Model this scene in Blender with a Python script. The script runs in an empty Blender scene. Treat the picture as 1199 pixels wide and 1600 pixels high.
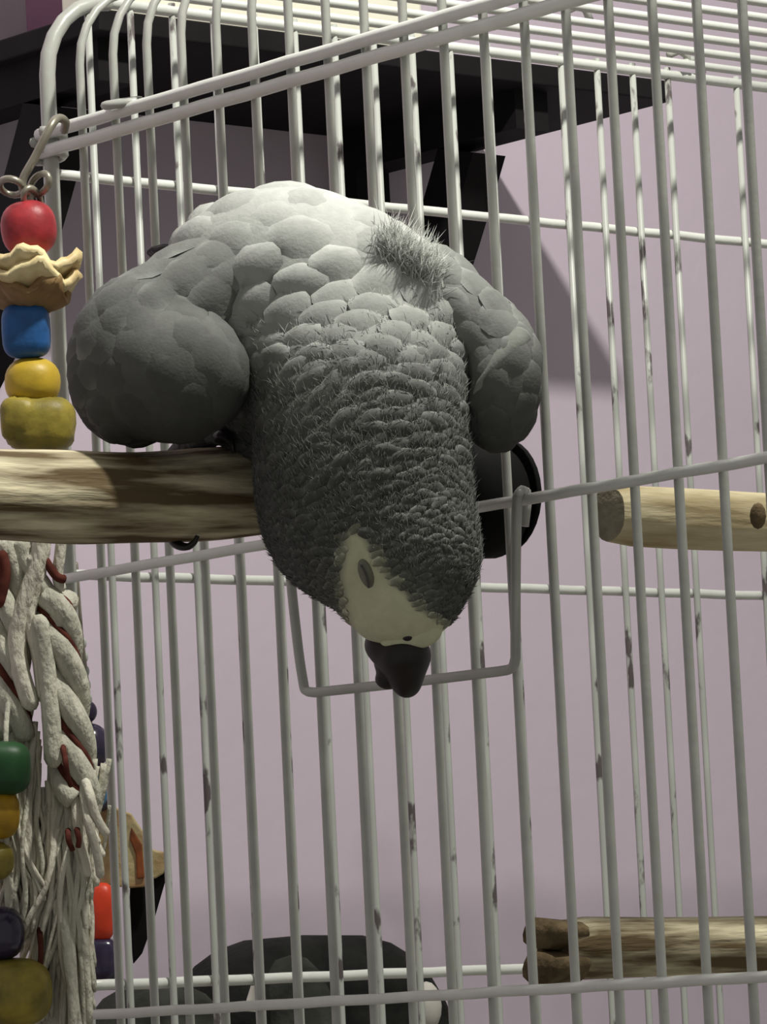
import bpy, math, random
import numpy as np
from mathutils import Vector, Matrix

random.seed(7); rng = np.random.default_rng(11)
scn = bpy.context.scene
COL = scn.collection

# ------------------------------------------------------------------ camera
FPX, PITCH, ROLL, YAW = 7443.08, .10808, -.04959, .7123     # long phone zoom
IW, IH = 1199, 1600
CAMZ = 1.30
CAM = np.array([0, 0, CAMZ])
fw = np.array([0, math.cos(PITCH), math.sin(PITCH)])
_rt = np.array([1., 0, 0]); _up = np.cross(_rt, fw)
RT = math.cos(ROLL)*_rt + math.sin(ROLL)*_up
UP = -math.sin(ROLL)*_rt + math.cos(ROLL)*_up
cd = bpy.data.cameras.new('camera'); cam = bpy.data.objects.new('camera', cd); COL.objects.link(cam)
cd.sensor_fit = 'VERTICAL'; cd.sensor_height = 24; cd.lens = FPX*24/IH; cd.clip_start = .05
cam.matrix_world = Matrix(((RT[0], UP[0], -fw[0], 0), (RT[1], UP[1], -fw[1], 0), (RT[2], UP[2], -fw[2], CAMZ), (0, 0, 0, 1)))
scn.camera = cam

# cage frame: corner C, e1 along the front panel (to the right, nearer), e2 along the side panel (to the right, away)
C0 = np.array([-.11597, 1.72947, CAMZ])
e1 = np.array([math.sin(YAW), -math.cos(YAW), 0]); e2 = np.array([math.cos(YAW), math.sin(YAW), 0]); ez = np.array([0, 0, 1.])
def G(u, v, z): return C0 + e1*u + e2*v + ez*z
def Q(x, y, Z):                                     # point seen at a pixel, at a given distance
    return CAM + (fw + RT*(x-IW/2)/FPX - UP*(y-IH/2)/FPX)*Z
def on_v(x, y, v):
    d = Q(x, y, 1.)-CAM; t = ((C0-CAM)@e2+v)/(d@e2); return CAM+d*t
def on_u(x, y, u):
    d = Q(x, y, 1.)-CAM; t = ((C0-CAM)@e1+u)/(d@e1); return CAM+d*t

# ------------------------------------------------------------------ light
wd = bpy.data.worlds.new('world'); scn.world = wd; wd.use_nodes = True
wd.node_tree.nodes['Background'].inputs[0].default_value = (1.0, .99, .93, 1)
wd.node_tree.nodes['Background'].inputs[1].default_value = .28
ld = bpy.data.lights.new('ceiling_lamp_light', 'POINT'); ld.energy = 40; ld.shadow_soft_size = .026; ld.color = (1, .98, .9)
lo = bpy.data.objects.new('ceiling_lamp_light', ld); COL.objects.link(lo); lo.location = G(.530, .035, .990)
scn.view_settings.view_transform = 'Standard'; scn.view_settings.look = 'None'
scn.view_settings.exposure = 0; scn.view_settings.gamma = 1; scn.view_settings.use_curve_mapping = False

# ------------------------------------------------------------------ materials
MATS = {}
def mat(name, col, rough=.6, var=0., vscale=60., col2=None, bump=0., bscale=200., spec=.4, wave=None, vcol=False, stretch=None, fac=None, along=0):
    m = bpy.data.materials.new(name); m.use_nodes = True; nt = m.node_tree; n = nt.nodes; L = nt.links
    b = n['Principled BSDF']; b.inputs['Roughness'].default_value = rough; b.inputs['Specular IOR Level'].default_value = spec
    tc = n.new('ShaderNodeTexCoord'); mp = n.new('ShaderNodeMapping'); L.new(tc.outputs['Object'], mp.inputs[0])
    if along:                                               # grain runs along the perches
        mp.vector_type = 'TEXTURE'; mp.inputs['Rotation'].default_value = (0, 0, YAW); mp.inputs['Scale'].default_value = (along, 1, 1)
    if stretch: mp.inputs['Scale'].default_value = stretch
    no = n.new('ShaderNodeTexNoise'); no.inputs['Scale'].default_value = vscale; no.inputs['Detail'].default_value = 5; L.new(mp.outputs[0], no.inputs['Vector'])
    rp = n.new('ShaderNodeValToRGB'); L.new(no.outputs['Fac'], rp.inputs[0])
    c = np.array(col); c2 = np.array(col2) if col2 is not None else c*(1-var)
    lo_, hi_ = fac if fac else (.35, .65)
    rp.color_ramp.elements[0].position = lo_; rp.color_ramp.elements[1].position = hi_
    rp.color_ramp.elements[0].color = (*c2, 1); rp.color_ramp.elements[1].color = (*c, 1)
    out = rp.outputs[0]
    if vcol:
        a = n.new('ShaderNodeVertexColor'); a.layer_name = 'Col'
        mx = n.new('ShaderNodeMixRGB'); mx.blend_type = 'MULTIPLY'; mx.inputs[0].default_value = 1
        L.new(a.outputs[0], mx.inputs[1]); L.new(out, mx.inputs[2]); out = mx.outputs[0]
    L.new(out, b.inputs['Base Color'])
    if bump:
        nb = n.new('ShaderNodeTexNoise'); nb.inputs['Scale'].default_value = bscale; nb.inputs['Detail'].default_value = 4; L.new(mp.outputs[0], nb.inputs['Vector'])
        bp = n.new('ShaderNodeBump'); bp.inputs['Strength'].default_value = bump; bp.inputs['Distance'].default_value = .002
        L.new(nb.outputs['Fac'], bp.inputs['Height']); L.new(bp.outputs[0], b.inputs['Normal'])
    MATS[name] = m; return m

mat('wall_paint', (.61, .52, .61), .85, .05, 6, bump=.15, bscale=90)
mat('floor', (.35, .3, .25), .5, .3, 8)
mat('cage_enamel', (.45, .46, .42), .35, .12, 90, bump=.05, bscale=400, spec=.5)
mat('cage_enamel_lit', (.74, .76, .71), .35, .08, 90, bump=.05, bscale=400, spec=.5)  # same enamel, lightened: overhead light on the horizontal wires put into the colour
mat('cage_chipped', (.46, .48, .44), .4, col2=(.10, .085, .085), vscale=120, fac=(.36, .42), stretch=(1, 1, .45), spec=.5)
mat('black_shelf', (.012, .011, .012), .75, .3, 40, spec=.15)
mat('black_plastic', (.008, .008, .008), .8, .3, 60, spec=.1)
mat('bag_black', (.014, .015, .013), .8, .5, 60, bump=.4, bscale=300, spec=.2)
mat('bag_grey', (.05, .055, .045), .85, .4, 60, bump=.4, bscale=300, spec=.2)
mat('perch_wood', (.76, .69, .48), .75, col2=(.12, .085, .045), vscale=150, along=9, fac=(.41, .66), bump=1, bscale=220, spec=.1)
mat('perch_pale', (.66, .58, .38), .75, col2=(.30, .22, .10), vscale=130, along=7, fac=(.28, .6), bump=.6, bscale=200, spec=.15)
mat('perch_cut', (.36, .33, .24), .85, .3, 150, bump=.4, bscale=400, spec=.1)
mat('perch_cut_dark', (.17, .125, .07), .9, .5, 150, bump=.5, bscale=300, spec=.1)
mat('bead_red', (.42, .035, .045), .45, .45, 120, bump=.2, bscale=150)
mat('bead_blue', (.022, .12, .35), .5, .3, 140, bump=.2, bscale=200)
mat('bead_yellow', (.62, .42, .035), .45, .3, 100, bump=.15, bscale=150)
mat('bead_olive', (.34, .27, .04), .5, .5, 110, bump=.3, bscale=120)
mat('bead_green', (.012, .065, .017), .5, .3, 140)
mat('bead_mustard', (.42, .24, .01), .5, .4, 100)
mat('bead_purple', (.03, .022, .055), .2, .3, 100, spec=.6)
mat('bead_sky', (.02, .22, .45), .3, .3, 100)
mat('bead_scarlet', (.75, .06, .02), .4, .25, 100)
mat('tan_leather', (.50, .42, .22), .7, col2=(.34, .20, .09), vscale=90, fac=(.3, .6), bump=.4)
mat('rust_print', (.30, .08, .02), .7, .5, 150)
mat('husk_brown', (.34, .22, .09), .7, col2=(.2, .11, .05), vscale=70, bump=.5, bscale=100)
mat('husk', (.92, .80, .46), .5, col2=(.50, .34, .14), vscale=70, fac=(.3, .6), bump=.5, bscale=100)
mat('metal_wire', (.42, .39, .31), .35, .4, 80, spec=.6).node_tree.nodes['Principled BSDF'].inputs['Metallic'].default_value = .6
mat('rope_cotton', (.58, .57, .47), .95, .28, 160, stretch=(1, 1, .5), bump=.8, bscale=420, spec=.05)
mat('rope_cotton_pale', (.70, .67, .56), .95, .22, 160, stretch=(1, 1, .4), bump=.8, bscale=420, spec=.05)
mat('rope_red', (.13, .04, .03), .95, .5, 160, spec=.05)
mat('feather', (1, 1, 1), .85, .10, 300, bump=.12, bscale=900, spec=.12, vcol=True)
mat('beak_black', (.018, .014, .013), .45, .3, 120, spec=.35)
mat('claw_black', (.012, .011, .011), .35, .3, 120, spec=.4)
mat('toe_skin', (.10, .10, .10), .7, .4, 250, bump=.5, bscale=500)
mat('eyelid', (.20, .20, .15), .5, .3, 200)
mat('tail_red', (.35, .02, .02), .7, .3, 100)
mat('white_card', (.86, .84, .70), .7, .04, 20)
mat('mauve_card', (.25, .12, .19), .8, .1, 20)
mat('white_tag', (.6, .58, .52), .7, .1, 50)
mat('table_wood', (.25, .16, .09), .5, .3, 20)

# ------------------------------------------------------------------ mesh helpers
class MB:
    def __init__(s): s.v = []; s.f = []; s.c = None
    def add(s, vs, fs):
        o = len(s.v); s.v.extend([tuple(map(float, p)) for p in vs]); s.f.extend([tuple(i+o for i in q) for q in fs]); return s
    def tube(s, pts, r, n=8, cap=True):
        P = np.array(pts, float); m = len(P); rr = np.full(m, r, float) if np.isscalar(r) else np.array(r, float)
        T = np.gradient(P, axis=0); T /= np.linalg.norm(T, axis=1)[:, None]+1e-12
        ref = np.array([0, 0, 1.]) if abs(T[0][2]) < .9 else np.array([1., 0, 0])
        N = np.cross(T[0], ref); N /= np.linalg.norm(N); vs = []
        for i in range(m):
            N = N-T[i]*(N@T[i]); N /= np.linalg.norm(N); B = np.cross(T[i], N)
            for k in range(n):
                a = 2*math.pi*k/n; vs.append(P[i]+(N*math.cos(a)+B*math.sin(a))*rr[i])
        fs = [(i*n+k, i*n+(k+1) % n, (i+1)*n+(k+1) % n, (i+1)*n+k) for i in range(m-1) for k in range(n)]
        if cap: fs += [tuple(range(n))[::-1], tuple((m-1)*n+k for k in range(n))]
        return s.add(vs, fs)
    def blob(s, c, ax, nu=20, nv=12, e=1., jitter=0):            # (super)ellipsoid, ax = 3 axis vectors
        c = np.array(c); A = np.array(ax); vs = []
        sg = lambda x: math.copysign(abs(x)**e, x)
        for j in range(nv+1):
            t = math.pi*j/nv-math.pi/2
            for i in range(nu):
                q = 2*math.pi*i/nu
                l = np.array([sg(math.cos(t))*sg(math.cos(q)), sg(math.cos(t))*sg(math.sin(q)), sg(math.sin(t))])*(1+jitter*(random.random()-.5))
                vs.append(c+l@A)
        fs = [(j*nu+i, j*nu+(i+1) % nu, (j+1)*nu+(i+1) % nu, (j+1)*nu+i) for j in range(nv) for i in range(nu)]
        return s.add(vs, fs)
    def box(s, o, a, b, c, bev=0):                              # corner o, edge vectors
        o, a, b, c = map(np.array, (o, a, b, c))
        vs = [o, o+a, o+a+b, o+b, o+c, o+a+c, o+a+b+c, o+b+c]
        return s.add(vs, [(0, 3, 2, 1), (4, 5, 6, 7), (0, 1, 5, 4), (1, 2, 6, 5), (2, 3, 7, 6), (3, 0, 4, 7)])
    def prism(s, outline, ext):                                 # polygon in 3-D extruded by ext
        P = [np.array(p) for p in outline]; n = len(P); x = np.array(ext)
        return s.add(P+[p+x for p in P], [tuple(range(n))[::-1], tuple(range(n, 2*n))]+[(i, (i+1) % n, (i+1) % n+n, i+n) for i in range(n)])
    def build(s, name, m, parent=None, smooth=True, bevel=0, origin=None, cols=None, kind=None):
        V = np.array(s.v); o = np.zeros(3)
        if parent is not None: o = np.array(PO.get(parent.name, (0, 0, 0)))
        elif origin is not None: o = np.array(origin)
        me = bpy.data.meshes.new(name); me.from_pydata((V-o).tolist(), [], s.f); me.update()
        me.validate()
        if smooth: me.polygons.foreach_set('use_smooth', [True]*len(me.polygons))
        if cols is not None:
            ca = me.color_attributes.new('Col', 'FLOAT_COLOR', 'POINT')
            q = np.ones((len(V), 4)); q[:, :3] = cols; ca.data.foreach_set('color', q.ravel())
        me.materials.append(MATS[m])
        ob = bpy.data.objects.new(name, me); COL.objects.link(ob)
        if parent is not None: ob.parent = parent; PO[ob.name] = o
        else: ob.location = o; PO[ob.name] = o
        if bevel:
            bm = ob.modifiers.new('bevel', 'BEVEL'); bm.width = bevel; bm.segments = 2
        if kind: ob['kind'] = kind
        return ob
PO = {}
def tag(o, label, cat, group=None):
    o['label'] = label; o['category'] = cat
    if group: o['group'] = group
    return o
def thing(name, label, cat, loc, group=None):
    o = bpy.data.objects.new(name, None); COL.objects.link(o); o.location = loc; PO[o.name] = np.array(loc); o.empty_display_size = .02
    return tag(o, label, cat, group)
def struct(o): o['kind'] = 'structure'; return o
def spline(pts, n=8):
    P = np.array(pts, float); out = []
    for i in range(len(P)-1):
        p0, p1, p2, p3 = P[max(i-1, 0)], P[i], P[i+1], P[min(i+2, len(P)-1)]
        for k in range(n):
            t = k/n; out.append(.5*((2*p1)+(-p0+p2)*t+(2*p0-5*p1+4*p2-p3)*t*t+(-p0+3*p1-3*p2+p3)*t**3))
    out.append(P[-1]); return np.array(out)

# ------------------------------------------------------------------ the setting
WU = -.30                                                      # wall plane, behind the cage's side panel
wall = MB().box(G(WU-.1, -1.6, -CAMZ), e1*.1, e2*3.6, ez*2.5).build('wall_back', 'wall_paint', smooth=False); struct(wall)
fl = MB().box(G(WU-.1, -1.6, -CAMZ-.05), e1*2.9, e2*3.6, ez*.05).build('floor', 'floor', smooth=False); struct(fl)

# table that carries cage and bag (below the frame)
TZ = -.30
t = thing('side_table', 'plain wooden table carrying the cage, below the picture', 'table', G(.1, .2, -CAMZ))
MB().box(G(-.28, -.03, TZ-.03), e1*.80, e2*.56, ez*.03).build('tabletop', 'table_wood', t, smooth=False, bevel=.003)
for (u, v) in ((-.26, 0), (.46, 0), (-.26, .47), (.46, .47)):
    MB().box(G(u, v, -CAMZ), e1*.04, e2*.04, ez*(CAMZ+TZ-.03)).build('leg', 'table_wood', t, smooth=False)

# ------------------------------------------------------------------ wall shelf
SZ = .419; SU = -.162; SV0, SV1 = .150, .482
s = thing('wall_shelf', 'black bracketed wall shelf above the cage', 'shelf', G(WU, .3, SZ))
MB().box(G(WU, SV0, SZ), e1*(SU-WU), e2*(SV1-SV0), ez*.0095).build('plank', 'black_shelf', s, smooth=False, bevel=.0008)
def bracket(v, lab):
    bw = .020
    b = MB()
    b.prism([G(WU, v, SZ-.018), G(SU-.012, v, SZ-.018), G(SU-.012, v, SZ), G(WU, v, SZ)], e2*bw)
    b.build('bracket_arm', 'black_shelf', s, smooth=False)
    MB().prism([G(WU, v, SZ-.018), G(WU+.014, v, SZ-.018), G(WU+.014, v, SZ-.15), G(WU, v, SZ-.16)], e2*bw).build('bracket_post', 'black_shelf', s, smooth=False)
    o0 = (SU-.050, SZ-.018); pts = []
    for k in range(13):
        a = k/12; uu = o0[0]+(WU+.006-o0[0])*a; zz = o0[1]+(-.115)*a - .012*math.sin(a*math.pi)
        pts.append((uu, zz))
    up_ = [G(uu-.016, v, zz) for uu, zz in pts]; lw = [G(uu+.008, v, zz-.006) for uu, zz in pts]
    MB().prism(up_+lw[::-1], e2*bw).build('bracket_strut', 'black_shelf', s, smooth=False)
bracket(.394, 0); bracket(.158, 0)
bx = MB().box(G(-.196, .156, SZ+.0098), e1*.028, e2*.180, ez*.16).build('white_box', 'white_card', smooth=False, bevel=.002)
tag(bx, 'white cardboard box standing on the black wall shelf above the cage', 'box')
bx = MB().box(G(-.274, .195, SZ+.0098), e1*.064, e2*.013, ez*.12).build('mauve_folder', 'mauve_card', smooth=False, bevel=.002)
tag(bx, 'dusky mauve folder standing at the left end of the black wall shelf', 'folder')

# ------------------------------------------------------------------ the cage
CD, ZB, ZT, RR = .48, -.285, .386, .030
cage = thing('bird_cage', 'white wire bird cage with chipped enamel bars and rounded top', 'cage', G(.24, .24, TZ))
def arc_bar(u, r, m, name='bar', z0=ZB):
    pts = [G(u, 0, z0), G(u, 0, 0), G(u, 0, .2), G(u, 0, ZT-RR)]
    for k in range(1, 7):
        a = math.pi/2*k/6; pts.append(G(u, RR*(1-math.cos(a)), ZT-RR+RR*math.sin(a)))
    MB().tube([G(u, RR, ZT), G(u, CD/2, ZT), G(u, CD, ZT)], min(r*1.12, .0022), 8).build('top_wire', 'cage_enamel_lit', cage)
    return MB().tube(pts, r, 8).build(name, m, cage)
NB = 24
for i in range(1, NB):
    arc_bar(i*.02, .00158, 'cage_enamel')
for i in range(1, NB):
    v = i*.02
    m = 'cage_chipped'
    MB().tube([G(0, v, ZB), G(0, v, 0), G(0, v, .2), G(0, v, ZT+.003)], .00135, 8).build('bar', m, cage)
for i in range(1, NB, 1):                                      # far and right-hand panels, out of the frame
    MB().tube([G(i*.02, CD, ZB), G(i*.02, CD, ZT)], .00135, 6).build('bar', 'cage_enamel', cage)
    MB().tube([G(CD, i*.02, ZB), G(CD, i*.02, ZT)], .00135, 6).build('bar', 'cage_enamel', cage)
arc_bar(0, .0030, 'cage_enamel', 'corner_post'); arc_bar(CD, .0030, 'cage_enamel', 'corner_post')
for u in (0, CD): MB().tube([G(u, CD, ZB), G(u, CD, ZT)], .003, 8).build('corner_post', 'cage_enamel', cage)
def wob(p0, p1, r, n=40, w=.0002, name='crossbar', m='cage_enamel_lit'):
    p0, p1 = np.array(p0), np.array(p1)
    pts = [p0+(p1-p0)*k/n+ez*w*math.sin(k*1.7)*random.uniform(.3, 1) for k in range(n+1)]
    return MB().tube(pts, r, 10).build(name, m, cage)
for z, r in ((.1685, .0019), (.0103, .0019), (.3266, .0024), (.3333, .0024), (-.14, .0019), (-.28, .0025)):
    wob(G(-.002, -.0035, z), G(CD, -.0035, z), r)
for z, r in ((.1708, .0019), (.0210, .0021), (.3195, .0019), (-.14, .0019), (-.28, .0025)):
    wob(G(-.0033, 0, z), G(-.0033, CD, z), r)
for z in (.0103, .1685, .3266, ZT): 
    wob(G(0, CD+.003, z), G(CD, CD+.003, z), .0019); wob(G(CD+.003, 0, z-.0), G(CD+.003, CD, z), .0019)
MB().box(G(-.004, -.004, TZ+.0005), e1*(CD+.008), e2*(CD+.008), ez*.016).build('tray', 'cage_enamel', cage, smooth=False, bevel=.002)
# wire ends wrapped on the corner post
for z in (.3266, .3333):
    pts = [G(.0055*math.cos(a)-.0005, .0052*math.sin(a)-.0003, z-.0006*a) for a in np.linspace(-1.2, 4.2, 16)]
    MB().tube(pts, .0020, 8).build('wire_loop', 'cage_enamel', cage)
# little flat latch ring on the upper wire
c = on_v(191, 161, -.004); pts = [c+RT*.0056*math.cos(a)+e2*.0040*math.sin(a)-fw*.0018*math.cos(a)+ez*(.0010*math.sin(a)+.0006*math.cos(a)) for a in np.linspace(0, 2*math.pi, 22)]
MB().tube(pts, .0016, 8).build('latch_ring', 'cage_enamel', cage)
# small feeder door frame hooked over the middle wire
def fd(x, y, dv=-.0075): return on_v(x, y, dv)
pts = spline([fd(452, 868), fd(457, 930), fd(467, 1020), fd(474, 1066)], 6).tolist()+spline([fd(474, 1066), fd(478, 1079), fd(492, 1082)], 5).tolist()[1:]
pts += spline([fd(492, 1082), fd(640, 1066), fd(780, 1049)], 5).tolist()[1:]+spline([fd(780, 1049), fd(800, 1044), fd(806, 1028)], 5).tolist()[1:]
pts += spline([fd(806, 1028), fd(806, 900), fd(808, 790), fd(811, 772)], 6).tolist()[1:]
pts += [on_v(816, 766, -.004), on_v(822, 768, 0.0005), on_v(823, 790, .0015), on_v(819, 822, .0005)]
door = MB().tube(pts, .0017, 8).build('feeder_door_frame', 'cage_enamel', cage)
# spare wire hooks bent over the top
for (x, y) in ((1082, 106), (1062, 92), (905, 22)):
    p = on_u(x, y, .004)
    MB().tube([p+e2*(-.006)+ez*.001, p+ez*.0035, p+e2*.004+ez*.002, p+e2*.006-ez*.002], .0016, 8).build('wire_hook', 'cage_enamel', cage)

# ------------------------------------------------------------------ perches
def perch(name, label, p0, p1, r0, r1, m, mcut, bend=.0015, fork=False, seed=1, knots=()):
    rs = random.Random(seed); p0, p1 = np.array(p0), np.array(p1); n = 34; seg = 22
    ax = (p1-p0)/np.linalg.norm(p1-p0); sx = np.cross(ax, ez); sx /= np.linalg.norm(sx); sz = np.cross(sx, ax)
    th = thing(name, label, 'perch', (p0+p1)/2)
    ph = [rs.uniform(0, 6) for _ in range(6)]
    vs = []
    for i in range(n+1):
        a = i/n; c = p0+(p1-p0)*a+sz*bend*math.sin(a*7+ph[0])+sx*bend*math.sin(a*5+ph[1])
        if i == 0: a_r = .90
        elif i == n: a_r = .9
        else: a_r = 1
        for k in range(seg):
            q = 2*math.pi*k/seg
            r = (r0+(r1-r0)*a)*(1+.035*math.sin(2*q+ph[2]+a*3)+.025*math.sin(3*q+ph[3]-a*4)+.02*math.sin(q*5+ph[4])+.02*math.sin(a*23+ph[5]))*a_r
            vs.append(c+(sx*math.cos(q)+sz*math.sin(q))*r)
    fs = [(i*seg+k, i*seg+(k+1) % seg, (i+1)*seg+(k+1) % seg, (i+1)*seg+k) for i in range(n) for k in range(seg)]
    MB().add(vs, fs).build('branch', m, th)
    for i, sgn in ((0, -1), (n, 1)):
        rim = [np.array(vs[i*seg+k]) for k in range(seg)]; c = sum(rim)/seg
        ins = [c+(q-c)*.5+ax*sgn*.0006 for q in rim]
        b = MB().add(rim+ins+[c+ax*sgn*.0003], [(k, (k+1) % seg, seg+(k+1) % seg, seg+k) for k in range(seg)]+[(seg+k, seg+(k+1) % seg, 2*seg) for k in range(seg)])
        b.build('cut_end', mcut, th)
    return th, ax, sx, sz
# perch under the bird sticks straight out of the front panel
P0 = Q(640, 757, 1.592); P1 = Q(-170, 779, 1.455)
perch('wooden_perch', 'thick weathered branch perch the parrot grips, sticking out of the cage front', P1, P0, .0149, .0141, 'perch_wood', 'perch_cut', seed=3)
pb = on_v(952, 801, .022)
pt, ax, sx, sz = perch('wooden_perch', 'short pale branch perch inside the cage at the right, behind the middle wire', pb, pb+e2*.36-ez*.001, .0096, .0098, 'perch_pale', 'perch_cut', bend=.0006, seed=5)
k0 = on_v(1181, 806, .022)  # knot
MB().blob(k0-fw*.0098, [RT*.0026, UP*.0042, fw*.0016], 12, 8).build('knot', 'perch_cut_dark', pt)
pb = on_v(872, 1487, .024)
pt, ax, sx, sz = perch('wooden_perch', 'split ended branch perch at the bottom right of the cage', pb, pb+e2*.36-ez*.004, .0104, .0104, 'perch_wood', 'perch_cut_dark', bend=.0006, seed=8)
# split end: two blunt prongs with a crack between
for (dx0, dz0, rz, l, lab) in ((.0, .0050, .0054, .0075, 'u'), (.0, -.0048, .0056, .0085, 'l')):
    c = pb+ez*dz0; vs = []; n = 6; seg = 14
    for i in range(n+1):
        a = i/n; cc = c-e2*l*a+e2*.006*(1-a)+ez*(.0012 if dz0 > 0 else -.0004)*a
        for k in range(seg):
            q = 2*math.pi*k/seg; vs.append(cc+(sx*math.cos(q)*.0094+ez*math.sin(q)*rz)*(1-.05*a**4+.05*math.sin(3*q+a*2)+.03*math.sin(4*q)))
    fs = [(i*seg+k, i*seg+(k+1) % seg, (i+1)*seg+(k+1) % seg, (i+1)*seg+k) for i in range(n) for k in range(seg)]+[tuple(n*seg+k for k in range(seg))]
    MB().add(vs, fs).build('split_prong', 'perch_cut_dark', pt)

# ------------------------------------------------------------------ black feeder cup behind the door
cc = on_v(780, 776, .028); cup = thing('feeder_cup', 'round black plastic feeder cup clipped inside the cage beside the parrot head', 'cup', cc)
def ring(c, axis, prof, seg=32):
    axis = np.array(axis); sx = np.cross(axis, ez); sx /= np.linalg.norm(sx); sz = np.cross(sx, axis); vs = []
    for d, r, dz in prof:
        for k in range(seg):
            q = 2*math.pi*k/seg; vs.append(c+axis*d+ez*dz+(sx*math.cos(q)+sz*math.sin(q))*r)
    m = len(prof)
    return MB().add(vs, [(i*seg+k, i*seg+(k+1) % seg, (i+1)*seg+(k+1) % seg, (i+1)*seg+k) for i in range(m-1) for k in range(seg)])
ring(cc, e2, [(0, .0001, 0), (0, .0185, 0), (-.0005, .0197, 0), (.0015, .0197, 0), (.002, .019, 0), (.002, .0155, 0), (.001, .0001, 0)]).build('rim', 'black_plastic', cup)
ring(cc-ez*.0018, -e2, [(0, .0150, 0), (.003, .0192, 0), (.012, .0196, 0), (.020, .0180, 0), (.0225, .013, 0), (.0228, .0001, 0)]).build('bowl', 'black_plastic', cup)

# ------------------------------------------------------------------ dark bag behind the cage
bu = -.14
def bagp(x, y, u=bu): return on_u(x, y, u)
kz = .000252
bag = thing('black_bag', 'black padded bag with a rounded top standing behind the cage', 'bag', bagp(440, 1560)*np.array([1, 1, 0])+np.array([0, 0, CAMZ+TZ]))
c = bagp(478, 1600); h = c[2]-(CAMZ+TZ)
def lobe(x, ytop, wpx, dep, zb, m, name, u=bu, e=.7):
    p = on_u(x, ytop, u); zt = p[2]; cz = (zt+zb)/2; q = np.array([p[0], p[1], cz])
    MB().blob(q, [e2*wpx*kz/.78, e1*dep, ez*(zt-zb)/2], 28, 20, e).build(name, m, bag)
zb = CAMZ+TZ
lobe(474, 1461, 226, .045, zb, 'bag_black', 'body', e=.57)
lobe(455, 1492, 70, .030, zb, 'bag_grey', 'front_pocket', u=bu+.03, e=.8)
lobe(240, 1538, 105, .04, zb, 'bag_grey', 'side_pocket', u=bu+.01, e=.6)
lobe(640, 1528, 55, .03, zb, 'bag_black', 'side_pocket', u=bu+.015, e=.7)
MB().prism([on_u(392, 1540, bu+.075), on_u(380, 1580, bu+.075), on_u(410, 1582, bu+.075), on_u(402, 1542, bu+.075)], e1*.002).build('tag', 'white_tag', bag, smooth=False)
MB().blob(on_u(668, 1572, bu+.06), [e2*.006, e1*.006, ez*.010], 12, 8).build('buckle', 'white_tag', bag)

# ------------------------------------------------------------------ hanging toys
VX, VY, VZ = RT, UP, -fw
def pxr(Z): return Z/FPX
def bead(par, x, y, Z, w, hgt, m, e=1., name='bead', jit=0, tilt=0):
    k = pxr(Z); ca, sa = math.cos(tilt), math.sin(tilt)
    X_, Y_ = VX*ca+VY*sa, VY*ca-VX*sa
    return MB().blob(Q(x, y, Z), [X_*w/2*k, VZ*(w/2)*k, Y_*hgt/2*k], 22, 14, e, jit).build(name, m, par)
ZTY = 1.70
toy = thing('bead_toy', 'hanging parrot toy of red, blue and yellow wooden beads left of the parrot', 'toy', Q(45, 700, ZTY))
hk = spline([Q(100, 205, 1.712), Q(102, 190, 1.708), Q(90, 185, 1.705), Q(78, 200, ZTY), Q(55, 245, ZTY), Q(36, 280, ZTY), Q(38, 300, ZTY), Q(48, 300, ZTY)], 6)
MB().tube(hk, .0016, 8).build('hook', 'metal_wire', toy)
for i, (x, y, a) in enumerate(((18, 292, .3), (62, 288, 2.2), (50, 312, 1.2))):
    pts = [Q(x+19*math.cos(q)*math.cos(a)-12*math.sin(q)*math.sin(a), y+19*math.cos(q)*math.sin(a)+12*math.sin(q)*math.cos(a), ZTY+.004*math.sin(q+i)) for q in np.linspace(0, 6.28, 18)]
    MB().tube(pts, .0013, 6).build('chain_link', 'metal_wire', toy)
MB().tube([Q(48, 300, ZTY), Q(48, 500, ZTY), Q(55, 760, ZTY), Q(50, 880, ZTY)], .0012, 6).build('cord', 'rope_cotton', toy)
bead(toy, 45, 357, ZTY, 88, 88, 'bead_red', .82, tilt=.15)
# crumpled husk flower
def husk(x, y, Z, R, seed, m):
    rs = random.Random(seed); k = pxr(Z); vs = []; nr, ns = 5, 36
    for j in range(nr):
        a = j/(nr-1)
        for i in range(ns):
            q = 2*math.pi*i/ns; w = math.sin(q*5+seed)*.10+math.sin(q*3+1.3*seed)*.08
            r = R*(.25+.78*a)*(1+w*a*.5); hh = (22*a**2*(1+1.5*w)-12+9*math.sin(q*4+seed)*a*a+4*math.sin(q*11)*a)
            vs.append(Q(x, y, Z)+(VX*math.cos(q)*r+VZ*math.sin(q)*r+VY*(hh+.25*math.sin(q)*r))*k)
    fs = [(j*ns+i, j*ns+(i+1) % ns, (j+1)*ns+(i+1) % ns, (j+1)*ns+i) for j in range(nr-1) for i in range(ns)]
    ob = MB().add(vs, fs).build('husk_petals', m, toy); so = ob.modifiers.new('thick', 'SOLIDIFY'); so.thickness = .003
husk(52, 418, ZTY, 62, 1.0, 'husk'); husk(50, 440, ZTY, 64, 2.2, 'husk'); husk(48, 462, ZTY, 56, 4.0, 'husk_brown')
bead(toy, 41, 517, ZTY, 76, 86, 'bead_blue', .55, tilt=.05)
bead(toy, 51, 597, ZTY, 88, 78, 'bead_yellow', .85)
bead(toy, 62, 662, ZTY, 112, 86, 'bead_olive', .6, jit=.06)
bead(toy, 30, 655, ZTY-.006, 60, 70, 'bead_olive', .6, jit=.08)

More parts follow.
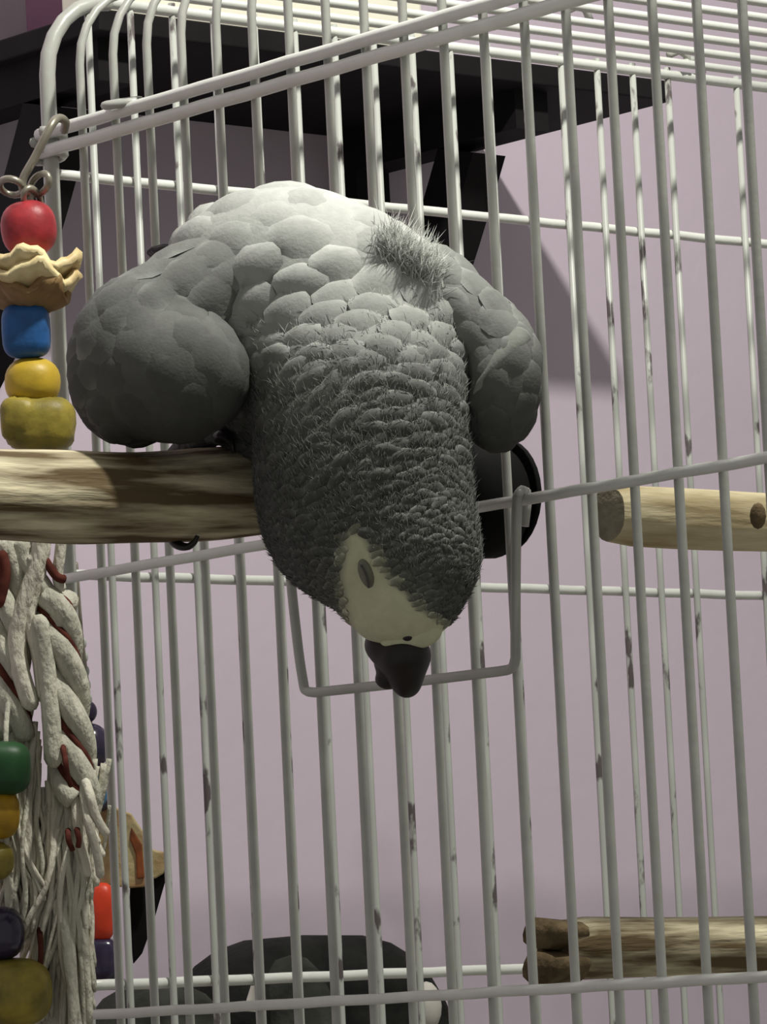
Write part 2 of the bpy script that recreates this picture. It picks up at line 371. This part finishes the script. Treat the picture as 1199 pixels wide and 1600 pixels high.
rope = thing('rope_toy', 'frayed white cotton rope toy with dark red threads hanging below the perch', 'rope', Q(80, 1250, 1.675))
ZR = 1.668
def ply_rope(ctr, R, pr, turns, nply, m, red=0):
    Cn = spline(ctr, 10); n = len(Cn)
    for p in range(nply):
        pts = []
        for i in range(n):
            a = -turns*2*math.pi*i/(n-1)+2*math.pi*p/nply
            pts.append(Q(Cn[i][0]+R*math.cos(a), Cn[i][1]-R*.25*math.sin(a), ZR-R*math.sin(a)*pxr(ZR)))
        MB().tube(pts, pr*pxr(ZR), 10).build('rope_ply', m, rope)
    if red:
        for p in range(red):
            pts = []
            for i in range(n):
                a = -turns*2*math.pi*i/(n-1)+2*math.pi*(p+.5)/nply
                pts.append(Q(Cn[i][0]+R*1.28*math.cos(a), Cn[i][1], ZR-R*1.28*math.sin(a)*pxr(ZR)))
            MB().tube(pts, 7*pxr(ZR), 6).build('red_thread', 'rope_red', rope)
ply_rope([(82, 935), (90, 1000), (102, 1090), (112, 1180), (120, 1255)], 21, 20, 1.4, 3, 'rope_cotton', 2)
ply_rope([(12, 850), (12, 960), (18, 1060), (22, 1150)], 18, 17, 1.3, 3, 'rope_cotton', 1)
for i, (ctr, r, m) in enumerate([
    ([(66, 838), (62, 875), (45, 925), (28, 985), (30, 1040), (52, 1110)], 15, 'rope_cotton_pale'),
    ([(32, 842), (40, 875), (68, 915), (86, 950), (90, 985)], 14, 'rope_cotton'),
    ([(97, 838), (93, 872), (90, 900), (97, 925)], 9, 'rope_cotton_pale'),
    ([(48, 880), (58, 872), (60, 900), (45, 960), (60, 1020), (70, 1100)], 12, 'rope_cotton_pale'),
    ([(60, 960), (72, 1040), (80, 1120), (84, 1200)], 15, 'rope_cotton'),
    ([(2, 860), (8, 900), (-4, 950)], 9, 'rope_red'),
    ([(58, 848), (68, 870), (88, 900), (104, 905)], 7, 'rope_red')]):
    MB().tube([Q(x, y, ZR-.006+.002*math.sin(i)) for x, y in spline(ctr, 8)], [r*pxr(ZR)*min(1, .35+.4*j, .35+.4*(len(ctr)*8-8-j)) for j in range(len(ctr)*8-7)], 9).build('cord', m, rope)
# frayed ends
rs = random.Random(21)
def fray(x0, y0, x1, y1, r, m, wv=8, z=0):
    n = 9; ph = rs.uniform(0, 6); fr = rs.uniform(5, 9); dz = rs.uniform(-.008, .006)+z; pts = []
    for i in range(n+1):
        a = i/n; b = a**1.3
        pts.append((x0+(x1-x0)*b+wv*math.sin(fr*a+ph)*a, y0+(y1-y0)*a))
    pts = spline(pts, 3); m_ = len(pts)
    P = [Q(x, y, ZR+dz*min(1, 2*i/m_)) for i, (x, y) in enumerate(pts)]
    rr = [r*(1-.15*i/m_)*pxr(ZR)*(.55 if i == m_-1 else 1) for i in range(m_)]
    MB().tube(P, rr, 7).build('strand', m, rope)
for i in range(150):
    x0 = 112+rs.gauss(0, 20); y0 = rs.uniform(1185, 1260)
    fray(x0, y0, rs.uniform(25, 145), rs.uniform(1440, 1650), rs.uniform(3, 6.5), rs.choice(['rope_cotton', 'rope_cotton', 'rope_cotton_pale']))
for i in range(60):
    fray(25+rs.gauss(0, 22), rs.uniform(1120, 1200), rs.uniform(0, 75), rs.uniform(1330, 1470), rs.uniform(3, 6), rs.choice(['rope_cotton', 'rope_cotton_pale']), 10)
for (x1, y1) in ((166, 1306), (160, 1340), (158, 1372), (150, 1385), (140, 1400), (152, 1320), (135, 1370)):
    fray(118+rs.uniform(-12, 12), 1190, x1, y1, rs.uniform(7, 10), 'rope_cotton_pale', 3, -.006)
for (x0, y0, x1, y1) in ((105, 1290, 112, 1330), (120, 1285, 124, 1325), (62, 1440, 64, 1510), (96, 1150, 112, 1230)):
    fray(x0, y0, x1, y1, 5, 'rope_red', 2, -.012)
for (x1, y1) in ((140, 1640), (128, 1640), (115, 1640), (100, 1640), (88, 1640), (136, 1600), (122, 1610)):
    fray(110+rs.uniform(-15, 25), 1350, x1, y1, rs.uniform(6, 9), 'rope_cotton', 4, -.008)

for (x, y, rx, ry) in ((104, 1300, 44, 90), (92, 1440, 46, 120), (95, 1580, 44, 110), (30, 1280, 34, 110)):
    bead(rope, x, y, ZR+.006, rx*2, ry*2, 'rope_cotton', 1., 'rope_core')
lt = thing('bead_toy', 'string of green, mustard and purple beads hanging beside the frayed rope at the left edge', 'toy', Q(8, 1400, 1.652))
MB().tube([Q(48, 690, 1.698), Q(34, 850, 1.690), Q(22, 1000, 1.680), Q(10, 1130, 1.655), Q(8, 1200, 1.652), Q(15, 1620, 1.652)], .001, 6).build('cord', 'rope_cotton', lt)
bead(lt, 2, 1200, 1.652, 92, 84, 'bead_green', .6)
bead(lt, -4, 1272, 1.652, 70, 78, 'bead_mustard', .7)
bead(lt, -8, 1345, 1.652, 60, 60, 'bead_olive', .8)
bead(lt, 0, 1458, 1.652, 78, 84, 'bead_purple', .8)
bead(lt, 22, 1550, 1.652, 120, 106, 'bead_olive', .75)

it = thing('bead_toy', 'toy with purple and scarlet beads and leather flaps hanging behind the cage bars', 'toy', G(-.022, .02, .1))
ZI = 1.775
MB().tube([Q(118, 880, 1.748), Q(126, 990, ZI-.01), Q(138, 1090, ZI), Q(150, 1300, ZI), Q(160, 1530, ZI)], .001, 6).build('cord', 'metal_wire', it)
for y in range(1005, 1100, 22): bead(it, 128+(y-1000)*.1, y, ZI-.004, 14, 20, 'cage_chipped', 1, 'chain_link')
bead(it, 138, 1112, ZI, 28, 34, 'bead_purple'); bead(it, 142, 1166, ZI, 62, 72, 'bead_purple')
bead(it, 148, 1208, ZI, 36, 30, 'bead_purple', 1); bead(it, 150, 1238, ZI-.003, 38, 48, 'bead_sky', .9); bead(it, 158, 1238, ZI+.004, 36, 60, 'bead_purple', .9)
bead(it, 160, 1425, ZI, 42, 92, 'bead_scarlet', .75); bead(it, 160, 1500, ZI, 50, 70, 'bead_purple', .6)
def flap(pts, Z, th, m, name, par=it): return MB().prism([Q(x, y, Z) for x, y in pts], fw*th).build(name, m, par, smooth=False, bevel=.0006)
flap([(150, 1265), (180, 1262), (205, 1272), (222, 1298), (232, 1330), (236, 1385), (200, 1388), (150, 1380)], ZI+.006, .003, 'tan_leather', 'leather_flap')
flap([(205, 1292), (222, 1320), (226, 1372), (214, 1374), (212, 1335), (203, 1312)], ZI+.005, .001, 'rust_print', 'painted_mark')
flap([(232, 1325), (246, 1330), (260, 1332), (256, 1365), (244, 1372), (234, 1375)], ZI+.010, .003, 'tan_leather', 'leather_flap')
flap([(203, 1383), (236, 1380), (250, 1345), (262, 1334), (258, 1378), (240, 1440), (222, 1490), (208, 1507), (202, 1440)], ZI+.012, .003, 'black_plastic', 'dark_leather_strip')
#BIRD
# ------------------------------------------------------------------ the parrot
BZ = 1.520; BK = BZ/FPX; BO = Q(475, 650, BZ)
def BP(p):                                                     # bird frame (px right, px down, px towards viewer) -> world
    p = np.asarray(p, float)
    return BO+((p[..., 0:1]-475)*RT-(p[..., 1:2]-650)*UP-p[..., 2:3]*fw)*BK
def ell(p, c, r, rot=0):
    q = p-np.array(c, float)
    if rot:
        a = math.radians(rot); x = q[..., 0]*math.cos(a)+q[..., 1]*math.sin(a); y = -q[..., 0]*math.sin(a)+q[..., 1]*math.cos(a)
        q = np.stack([x, y, q[..., 2]], -1)
    r = np.array(r, float); k0 = np.linalg.norm(q/r, axis=-1); k1 = np.linalg.norm(q/(r*r), axis=-1)+1e-9
    return k0*(k0-1)/k1
def smin(a, b, k):
    h = np.clip(.5+.5*(b-a)/k, 0, 1); return b+(a-b)*h-k*h*(1-h)
def field(prims):
    def f(p):
        d = None
        for c, r, rot, k in prims:
            e = ell(p, c, r, rot); d = e if d is None else smin(d, e, k)
        return d
    return f
def nets(f, lo, hi, h):                                        # surface nets
    ax = [np.arange(lo[i], hi[i]+h, h) for i in range(3)]
    X = np.stack(np.meshgrid(*ax, indexing='ij'), -1); D = f(X); n = D.shape
    ins = D < 0; corner = [(i, j, k) for i in (0, 1) for j in (0, 1) for k in (0, 1)]
    sl = lambda A, o: A[o[0]:n[0]-1+o[0], o[1]:n[1]-1+o[1], o[2]:n[2]-1+o[2]]
    cnt = sum(sl(ins, o).astype(int) for o in corner); act = (cnt > 0) & (cnt < 8)
    acc = np.zeros(act.shape+(3,)); num = np.zeros(act.shape)
    for a in range(8):
        for b in range(a+1, 8):
            A, B = corner[a], corner[b]
            if sum(abs(A[i]-B[i]) for i in range(3)) != 1: continue
            da, db = sl(D, A), sl(D, B); cr = (da < 0) != (db < 0)
            t = np.where(cr, da/(da-db+1e-12), 0)
            pa = np.array(A, float); pb = np.array(B, float)
            acc += np.where(cr[..., None], pa+(pb-pa)*t[..., None], 0); num += cr
    idx = -np.ones(act.shape, int); idx[act] = np.arange(act.sum())
    base = np.stack(np.nonzero(act), -1); V = np.array(lo)+h*(base+acc[act]/num[act][:, None])
    F = []
    for d in range(3):
        e, g = [(1, 2), (2, 0), (0, 1)][d]
        o = [0, 0, 0]; o[d] = 1
        s0 = [slice(1, n[i]-1) for i in range(3)]; s1 = list(s0); s0[d] = slice(0, n[d]-1); s1[d] = slice(1, n[d])
        a, b = ins[tuple(s0)], ins[tuple(s1)]
        for sign in (True, False):
            w = np.stack(np.nonzero((a == sign) & (b != sign)), -1)
            w[:, [i for i in range(3) if i != d]] += 1
            def at(de, dg):
                q = w.copy(); q[:, e] += de; q[:, g] += dg; return idx[q[:, 0], q[:, 1], q[:, 2]]
            quad = np.stack([at(-1, -1), at(0, -1), at(0, 0), at(-1, 0)], -1)
            F.append(quad if sign else quad[:, ::-1])
    F = np.concatenate(F); F = F[(F >= 0).all(1)]
    for _ in range(2): V = V-f(V)[:, None]*grad(f, V)
    return V, F
def grad(f, P, h=1.5):
    g = np.stack([f(P+np.eye(3)[i]*h)-f(P-np.eye(3)[i]*h) for i in range(3)], -1)
    return g/(np.linalg.norm(g, axis=-1, keepdims=True)+1e-9)
body_f = field([
    ((475, 500, -75), (185, 200, 130), 0, 40),
    ((425, 405, -105), (165, 112, 120), 0, 60),
    ((640, 490, -55), (108, 140, 95), -35, 60),
    ((565, 640, 25), (160, 170, 135), 0, 60),
    ((570, 760, 55), (166, 160, 132), 0, 50),
    ((583, 850, 68), (156, 108, 118), 12, 40),
    ((655, 862, 92), (84, 112, 90), 0, 40),
    ((622, 945, 88), (78, 66, 74), 0, 40),
    ((425, 680, -110), (70, 60, 60), 0, 50)])
lwing_f = field([
    ((272, 588, 50), (119, 106, 86), 0, 1),
    ((216, 560, 5), (107, 138, 85), 12, 10),
    ((290, 475, -30), (135, 88, 85), -28, 14),
    ((380, 440, -60), (110, 80, 70), -25, 50)])
rwing_f = field([
    ((790, 600, 20), (53, 98, 60), 6, 1),
    ((752, 515, -20), (60, 98, 58), -42, 30),
    ((770, 655, 10), (44, 46, 42), 10, 30), ((742, 590, -60), (50, 90, 40), 0, 20),
    ((660, 455, -45), (80, 70, 55), -35, 45)])

def lerp(a, b, t): return a+(b-a)*np.clip(t, 0, 1)
def face_mask(p):                                              # bare pale skin round eye and cere
    x, y = p[..., 0], p[..., 1]
    cx = np.interp(y, [815, 840, 900, 950, 985, 1020], [552, 556, 572, 600, 632, 640])
    hw = np.interp(y, [800, 822, 840, 900, 950, 975, 990, 1020], [-90, -6, 14, 37, 58, 74, 84, 90])
    return np.clip((hw-np.abs(x-cx))/20+.5, 0, 1)*(p[..., 2] > 40)
def tone(p):                                                   # plumage colour, with the shadow on the neck darkened into it
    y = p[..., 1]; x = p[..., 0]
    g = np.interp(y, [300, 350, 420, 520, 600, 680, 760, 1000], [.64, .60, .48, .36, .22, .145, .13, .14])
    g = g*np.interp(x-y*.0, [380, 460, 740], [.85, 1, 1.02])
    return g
TINT = np.array([.97, 1.0, .94]); SKIN = np.array([.60, .61, .42])
def shade(p, mul=1.):
    g = tone(p)*mul; c = g[..., None]*TINT; m = face_mask(p)[..., None]
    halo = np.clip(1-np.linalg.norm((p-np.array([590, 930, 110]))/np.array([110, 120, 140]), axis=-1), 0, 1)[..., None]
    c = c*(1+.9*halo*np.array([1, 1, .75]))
    return c*(1-m)+SKIN*m

bird = thing('grey_parrot', 'fluffed grey parrot bowing head down over the branch perch', 'parrot', BP((300, 700, -75)))
def skin_mesh(f, lo, hi, h, name, mul=1., parent=bird):
    V, F = nets(f, lo, hi, h)
    W = BP(V); mb = MB(); mb.v = [tuple(q) for q in W]; mb.f = [tuple(int(i) for i in q) for q in F]
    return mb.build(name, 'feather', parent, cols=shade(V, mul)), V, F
body, bV, bF = skin_mesh(body_f, (220, 270, -260), (800, 1030, 210), 7, 'body')
lw, lV, lF = skin_mesh(lwing_f, (80, 330, -160), (500, 720, 150), 7, 'wing', .52)
rw, rV, rF = skin_mesh(rwing_f, (560, 360, -130), (870, 730, 110), 6, 'wing', .60)

def sample(V, F, n):
    a, b, c, d = (V[F[:, i]] for i in range(4))
    ar = np.linalg.norm(np.cross(c-a, d-b), axis=1); i = rng.choice(len(F), n, p=ar/ar.sum())
    u, w = rng.random((2, n, 1))
    return (a[i]*(1-u)+b[i]*u)*(1-w)+(d[i]*(1-u)+c[i]*u)*w
def scatter(P, dist):
    P0_ = P; P = P*np.array([.58, 1.25, 1.])
    keep = []; K = np.zeros((0, 3)); KD = np.zeros(0)
    D = dist(P0_); idx_ = []; buf = np.zeros((6000, 3)); bd = np.zeros(6000); m = 0
    for ii, (p, d) in enumerate(zip(P, D)):
        if m and (((buf[:m]-p)**2).sum(1) < (np.minimum(bd[:m], d))**2).any(): continue
        buf[m] = p; bd[m] = d; m += 1; idx_.append(ii)
        if m >= 5990: break
    return P0_[idx_], bd[:m].copy()
TAIL = np.array([415, 250, -230.])
def feather_grid(p, n, d, L, Wd, lift, dome, tipcurl, ns=5, nt=6, sink=.06, f=None):
    s_ = np.cross(n, d); s_ /= np.linalg.norm(s_)+1e-9; vs = []; hs = []; ed = []
    for i in range(ns+1):
        s = (0, .3, .55, .76, .91, 1)[i] if ns == 5 else i/ns; w = Wd*(math.sqrt(max(0, 1-((s-.55)/.47)**2)) if s > .55 else .45+.55*math.sin(s/.55*math.pi/2))
        if i == ns: w = Wd*.26
        for j in range(nt):
            t = -1+2*j/(nt-1)
            hs.append(-sink*L+lift*math.sin(min(1, s/.8)*math.pi/2)-tipcurl*max(0, s-.7)/.3*(1+.3*t*t)+dome*(1-t*t)*math.sin(min(1, s+.15)*math.pi*.9)-.10*Wd*t*t)
            vs.append(p+d*(s-.45)*L+s_*w*t); ed.append(max(abs(t)**3*.8*(s > .4), max(0, (s-.75)/.25)))
    vs = np.array(vs); hs = np.array(hs)[:, None]; nn = n
    if f is not None:                                          # lay the feather along the curve of the body
        for _ in range(2): nn = grad(f, vs); vs = vs-np.clip(f(vs), -25, 25)[:, None]*nn
    fs = [(i*nt+j, i*nt+j+1, (i+1)*nt+j+1, (i+1)*nt+j) for i in range(ns) for j in range(nt-1)]
    return vs+nn*hs, fs, ed
def dirs(P, N, jit, f_tail=TAIL):
    d = f_tail-P; d = d-N*(d*N).sum(1)[:, None]; d /= np.linalg.norm(d, axis=1)[:, None]+1e-9
    j = rng.normal(0, jit, (len(P), 1)); return d*np.cos(j)+np.cross(N, d)*np.sin(j)
def coat(f, V, F, dist, keepf, LW, mul, edge, ncand, parent, name, single, lift=.16, dome=.12, curl=.12, jit=.15, tail=TAIL, sink=.06, cv=.10):
    P = sample(V, F, ncand); P = P[keepf(P)]; P, D = scatter(P, dist); N = grad(f, P); T = dirs(P, N, jit, tail)
    big = MB(); bc = []; base_c = shade(P, mul); cnt = 0
    for i in range(len(P)):
        L = D[i]*LW[0]*rng.uniform(.88, 1.15); Wd = D[i]*LW[1]*rng.uniform(.9, 1.12)
        q = .55 if D[i] > 52 else 1.
        vs, fs, ed = feather_grid(P[i], N[i], T[i], L, Wd, L*lift*q*rng.uniform(.7, 1.3), Wd*dome*2*q, L*curl*q, sink=sink, f=f)
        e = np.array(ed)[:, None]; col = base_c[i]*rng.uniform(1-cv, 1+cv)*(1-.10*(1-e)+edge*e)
        W = BP(np.array(vs))
        if single:
            MB().add(W, fs).build(name, 'feather', parent, cols=col); cnt += 1
        else:
            big.add(W, fs); bc.append(col)
    if not single:
        big.build(name, 'feather', parent, cols=np.concatenate(bc), kind='stuff')
    return len(P)
outside = lambda P, g, m=2: g(P) > m
def front(P): return P[:, 2] > -170
def not_face(P): return face_mask(P) < .45
nm = coat(body_f, bV, bF, lambda P: np.interp(P[:, 1], [300, 390, 440, 560], [66, 58, 44, 32]),
     lambda P: (P[:, 1] < 590) & (P[:, 2] > -150) & outside(P, lwing_f) & outside(P, rwing_f), (1.7, .95), 1., .22, 9000, body, 'mantle_feather', True, lift=.21, dome=.05, curl=.18, jit=.22)
nn = coat(body_f, bV, bF, lambda P: np.interp(P[:, 1], [560, 640, 720, 800, 900, 980], [29, 21, 16, 12.5, 10, 8.5]),
     lambda P: (P[:, 1] > 560) & (P[:, 1] < 985) & not_face(P) & (P[:, 2] > -90) & outside(P, lwing_f) & outside(P, rwing_f), (1.6, 1.25), .70, 1.25, 60000, body, 'neck_feathers', False, lift=.26, dome=.02, curl=.17, jit=.3)
nb = coat(body_f, bV, bF, lambda P: 40+0*P[:, 0], lambda P: (P[:, 2] <= -90) & (P[:, 1] > 320), (1.8, .75), .9, .1, 6000, body, 'flank_feathers', False)
nl = coat(lwing_f, lV, lF, lambda P: np.interp(P[:, 1], [400, 520, 690], [44, 40, 34])+0*P[:, 0], lambda P: outside(P, body_f) & (P[:, 2] > -130) & (ell(P, (272, 588, 50), (119, 106, 86)) > 6), (2.4, .80), .52, .60, 9000, lw, 'covert_feather', True, lift=.055, dome=.02, curl=.05, sink=.004, jit=.12, cv=.06, tail=np.array([40., 760, -120]))
nl += coat(lwing_f, lV, lF, lambda P: 46+0*P[:, 0], lambda P: (P[:, 2] > 20) & (ell(P, (272, 588, 50), (119, 106, 86)) < 3) & outside(P, body_f), (2.2, .9), .50, .10, 5000, lw, 'covert_feather', True, lift=.04, dome=.015, curl=.03, sink=.004, cv=.03, tail=np.array([150., 420, -60]))
nr = coat(rwing_f, rV, rF, lambda P: 38+0*P[:, 0], lambda P: outside(P, body_f) & (P[:, 2] > -110), (2.2, .85), .58, .5, 7000, rw, 'covert_feather', True, lift=.07, dome=.02, curl=.05, sink=.004, cv=.06)
print('feathers', nm, nn, nb, nl, nr)
rp_ = spline([(812, 528, 40), (800, 545, 58), (778, 570, 66), (756, 598, 62), (738, 626, 48)], 5)
mb = MB().tube(BP(rp_), np.interp(np.linspace(0, 1, len(rp_)), [0, .2, .5, .8, 1], [20, 19, 15, 10, 2])*BK, 12)
mb.build('wing_edge', 'feather', rw, cols=np.tile(np.array([.25, .26, .235]), (len(mb.v), 1)))
# dark flight feather tips peeping out behind the back, and the hidden tail
def long_feather(p, d, L, Wd, m, name, colr=None, up_=(0, 0, 1.)):
    p, d = np.array(p, float), np.array(d, float); d /= np.linalg.norm(d)
    n = np.array(up_, float); n = n-d*(n@d); n /= np.linalg.norm(n)
    vs, fs, ed = feather_grid(p, n, d, L, Wd, 2, 3, 2, 8, 5); W = BP(np.array(vs)); mb = MB().add(W, fs)
    ob = mb.build(name, m, bird, cols=None if colr is None else np.tile(colr, (len(vs), 1)))
    so = ob.modifiers.new('thick', 'SOLIDIFY'); so.thickness = .0006
for i in range(3):
    long_feather((300-i*4, 395+i*5, -150-i*8), (-1, -.22-.05*i, -.35), 150, 17, 'claw_black', 'flight_feather')
for i in range(5):
    long_feather((330+i*26, 430, -300), (-.30+.05*i, .10, -1), 330, 26, 'tail_red', 'tail_feather', up_=(0, -1, 0))
def surf(f, x, y):
    d = 300.
    for _ in range(80):
        q = f(np.array([x, y, d], float))
        if q < .6: break
        d -= q*.7
    return d
# downy tuft raised over the right shoulder
def fibres(P, D, L, bend, rad, cols, name, parent):            # soft barbs: thin three-sided hairs, all in one mesh
    m = len(P); D = D/np.linalg.norm(D, axis=1)[:, None]; A = np.cross(D, rng.normal(0, 1, (m, 3))); A /= np.linalg.norm(A, axis=1)[:, None]; B = np.cross(D, A)
    L = L[:, None]; mid = P+D*L*.5+bend*L*.12; tip = P+D*L+bend*L*.5; V = []
    for base, r in ((P, rad), (mid, rad*.85)):
        for a in (0, 2.094, 4.189): V.append(base+(A*math.cos(a)+B*math.sin(a))*r)
    V.append(tip); V = np.stack(V, 1).reshape(-1, 3)
    f0 = [(0, 1, 4, 3), (1, 2, 5, 4), (2, 0, 3, 5), (3, 4, 6), (4, 5, 6), (5, 3, 6)]
    mb = MB(); mb.v = [tuple(q) for q in BP(V)]; mb.f = [tuple(k*7+q for q in f_) for k in range(m) for f_ in f0]
    return mb.build(name, 'feather', parent, cols=np.repeat(cols, 7, axis=0), kind='stuff')
def fuzz(f, V, F, n, keepf, Lf, mul, parent, off, tail=TAIL, up=.28, rad=.62):
    P = sample(V, F, n); P = P[keepf(P)]; N = grad(f, P); T = dirs(P, N, .45, tail); m = len(P)
    D = T+N*(up+rng.normal(0, .14, (m, 1))); L = Lf(P)*rng.uniform(.7, 1.25, m)
    cols = shade(P, mul)*rng.uniform(.8, 1.35, (m, 1))
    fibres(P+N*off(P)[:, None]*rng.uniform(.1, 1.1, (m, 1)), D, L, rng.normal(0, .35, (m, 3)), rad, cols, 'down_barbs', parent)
fuzz(body_f, bV, bF, 34000, lambda P: (P[:, 2] > -150) & not_face(P) & (P[:, 1] < 990) & (rng.random(len(P)) < np.interp(P[:, 1], [440, 540, 640], [0, .4, 1])) & outside(P, lwing_f) & outside(P, rwing_f),
     lambda P: np.interp(P[:, 1], [300, 500, 620, 760, 980], [20, 18, 16, 13, 9]), .95, body, lambda P: np.interp(P[:, 1], [300, 420, 560, 700, 980], [4, 7, 6.5, 5, 3]))
nt_ = 1500; a = rng.random(nt_); P = np.stack([600+80*a+rng.normal(0, 8, nt_), 384+52*a+rng.normal(0, 12, nt_), np.zeros(nt_)], 1)
P[:, 2] = [surf(body_f, x, y) for x, y in P[:, :2]]
D = np.stack([rng.normal(.15, .5, nt_), -1+rng.normal(0, .25, nt_), rng.normal(.7, .5, nt_)], 1)
g = rng.uniform(.46, .74, (nt_, 1))
fibres(P, D, rng.uniform(24, 48, nt_), rng.normal(0, .5, (nt_, 3)), .9, g*TINT, 'down_tuft', body)
# beak
beak_f = field([((630, 1022, 92), (43, 40, 48), 0, 1), ((634, 1055, 92), (26, 32, 30), -8, 16), ((596, 1008, 80), (25, 28, 34), -35, 14)])
V, F = nets(beak_f, (555, 960, 20), (690, 1100, 160), 3.5)
V[:, 1] = np.maximum(V[:, 1], 975)
mb = MB(); mb.v = [tuple(q) for q in BP(V)]; mb.f = [tuple(int(i) for i in q) for q in F]; mb.build('beak', 'beak_black', bird)
man_f = field([((607, 1040, 74), (20, 34, 26), -25, 1), ((601, 1062, 78), (15, 11, 14), 25, 10)])
V, F = nets(man_f, (560, 990, 20), (660, 1090, 130), 3.5)
mb = MB(); mb.v = [tuple(q) for q in BP(V)]; mb.f = [tuple(int(i) for i in q) for q in F]; mb.build('lower_beak', 'beak_black', bird)
# cere: pale skin over the top of the beak, with a nostril
cere_f = field([((650, 986, 118), (40, 25, 21), -8, 1), ((614, 990, 114), (22, 24, 17), 10, 18)])
V, F = nets(cere_f, (570, 950, 80), (710, 1030, 160), 3.5)
mb = MB(); mb.v = [tuple(q) for q in BP(V)]; mb.f = [tuple(int(i) for i in q) for q in F]; cere = mb.build('cere', 'feather', bird, cols=np.tile(SKIN, (len(V), 1)))
MB().blob(BP(np.array([636, 992, 137.])), [RT*8*BK, fw*5*BK, UP*6*BK], 12, 8).build('nostril', 'beak_black', cere)
# nearly closed eye on the pale patch
ex, ey = 573, 895; ed_ = surf(body_f, ex, ey); nn_ = grad(body_f, np.array([[ex, ey, ed_]]))[0]
nw = RT*nn_[0]-UP*nn_[1]-fw*nn_[2]; la = (-UP*1+RT*.22); la = la-nw*(la@nw); la /= np.linalg.norm(la); sb = np.cross(nw, la)
pe = BP(np.array([ex, ey, ed_]))
eye = MB().blob(pe-nw*.0006, [sb*12*BK, nw*9*BK, la*26*BK], 16, 10).build('eye', 'eyelid', bird)
pts = [pe+nw*7*BK+la*a*20*BK+sb*(2-3*(a*a))*BK for a in np.linspace(-1, 1, 7)]
MB().tube(pts, 1.6*BK, 6).build('eyelid_slit', 'toe_skin', eye)
# feet: toes over the perch, claws curling underneath
pax = (P0-P1)/np.linalg.norm(P0-P1)
def foot(x):
    z = np.interp(x, [-170, 640], [1.455, 1.592]); cpt = Q(x, np.interp(x, [-170, 640], [779, 757]), z)
    b1 = ez-pax*(pax@ez); b1 /= np.linalg.norm(b1); b2 = np.cross(pax, b1)
    if b2@fw < 0: b2 = -b2
    ft = MB(); top = cpt+b1*.021
    ft.tube([top+ez*.022, top+ez*.008, top], [.0065, .006, .0055], 10); shank = ft.build('leg', 'toe_skin', bird)
    for k, (off, sg) in enumerate(((-.006, 1), (.007, 1), (-.005, -1), (.006, -1))):
        R_ = .0186; pts = [cpt+pax*off*min(1, a*2)+(b1*math.cos(a*2.2)+b2*sg*math.sin(a*2.2))*R_ for a in np.linspace(0, 1, 9)]
        if sg < 0: pts = pts[:3]
        else: pts = pts[:6]
        MB().tube(pts, np.linspace(.0045, .0035, len(pts)), 8).build('toe', 'toe_skin', shank)
        a0 = (1.35 if sg > 0 else .5); cl = []
        for a in np.linspace(0, 1, 7):
            t_ = a0+a*.5; cl.append(cpt+pax*(off+.0005)+(b1*math.cos(t_)+b2*sg*math.sin(t_))*(R_+.0016*math.sin(a*3.14)))
        MB().tube(cl, np.linspace(.0026, .0006, 7), 7).build('claw', 'claw_black', shank)
foot(340); foot(440)
# the claw that shows below the perch
cp = [Q(270, 836, 1.530), Q(272, 846, 1.528), Q(282, 853, 1.526), Q(294, 854, 1.524), Q(304, 847, 1.523), Q(309, 837, 1.523)]
MB().tube(spline(cp, 4), np.linspace(.0020, .0007, 21), 8).build('claw', 'claw_black', bird)
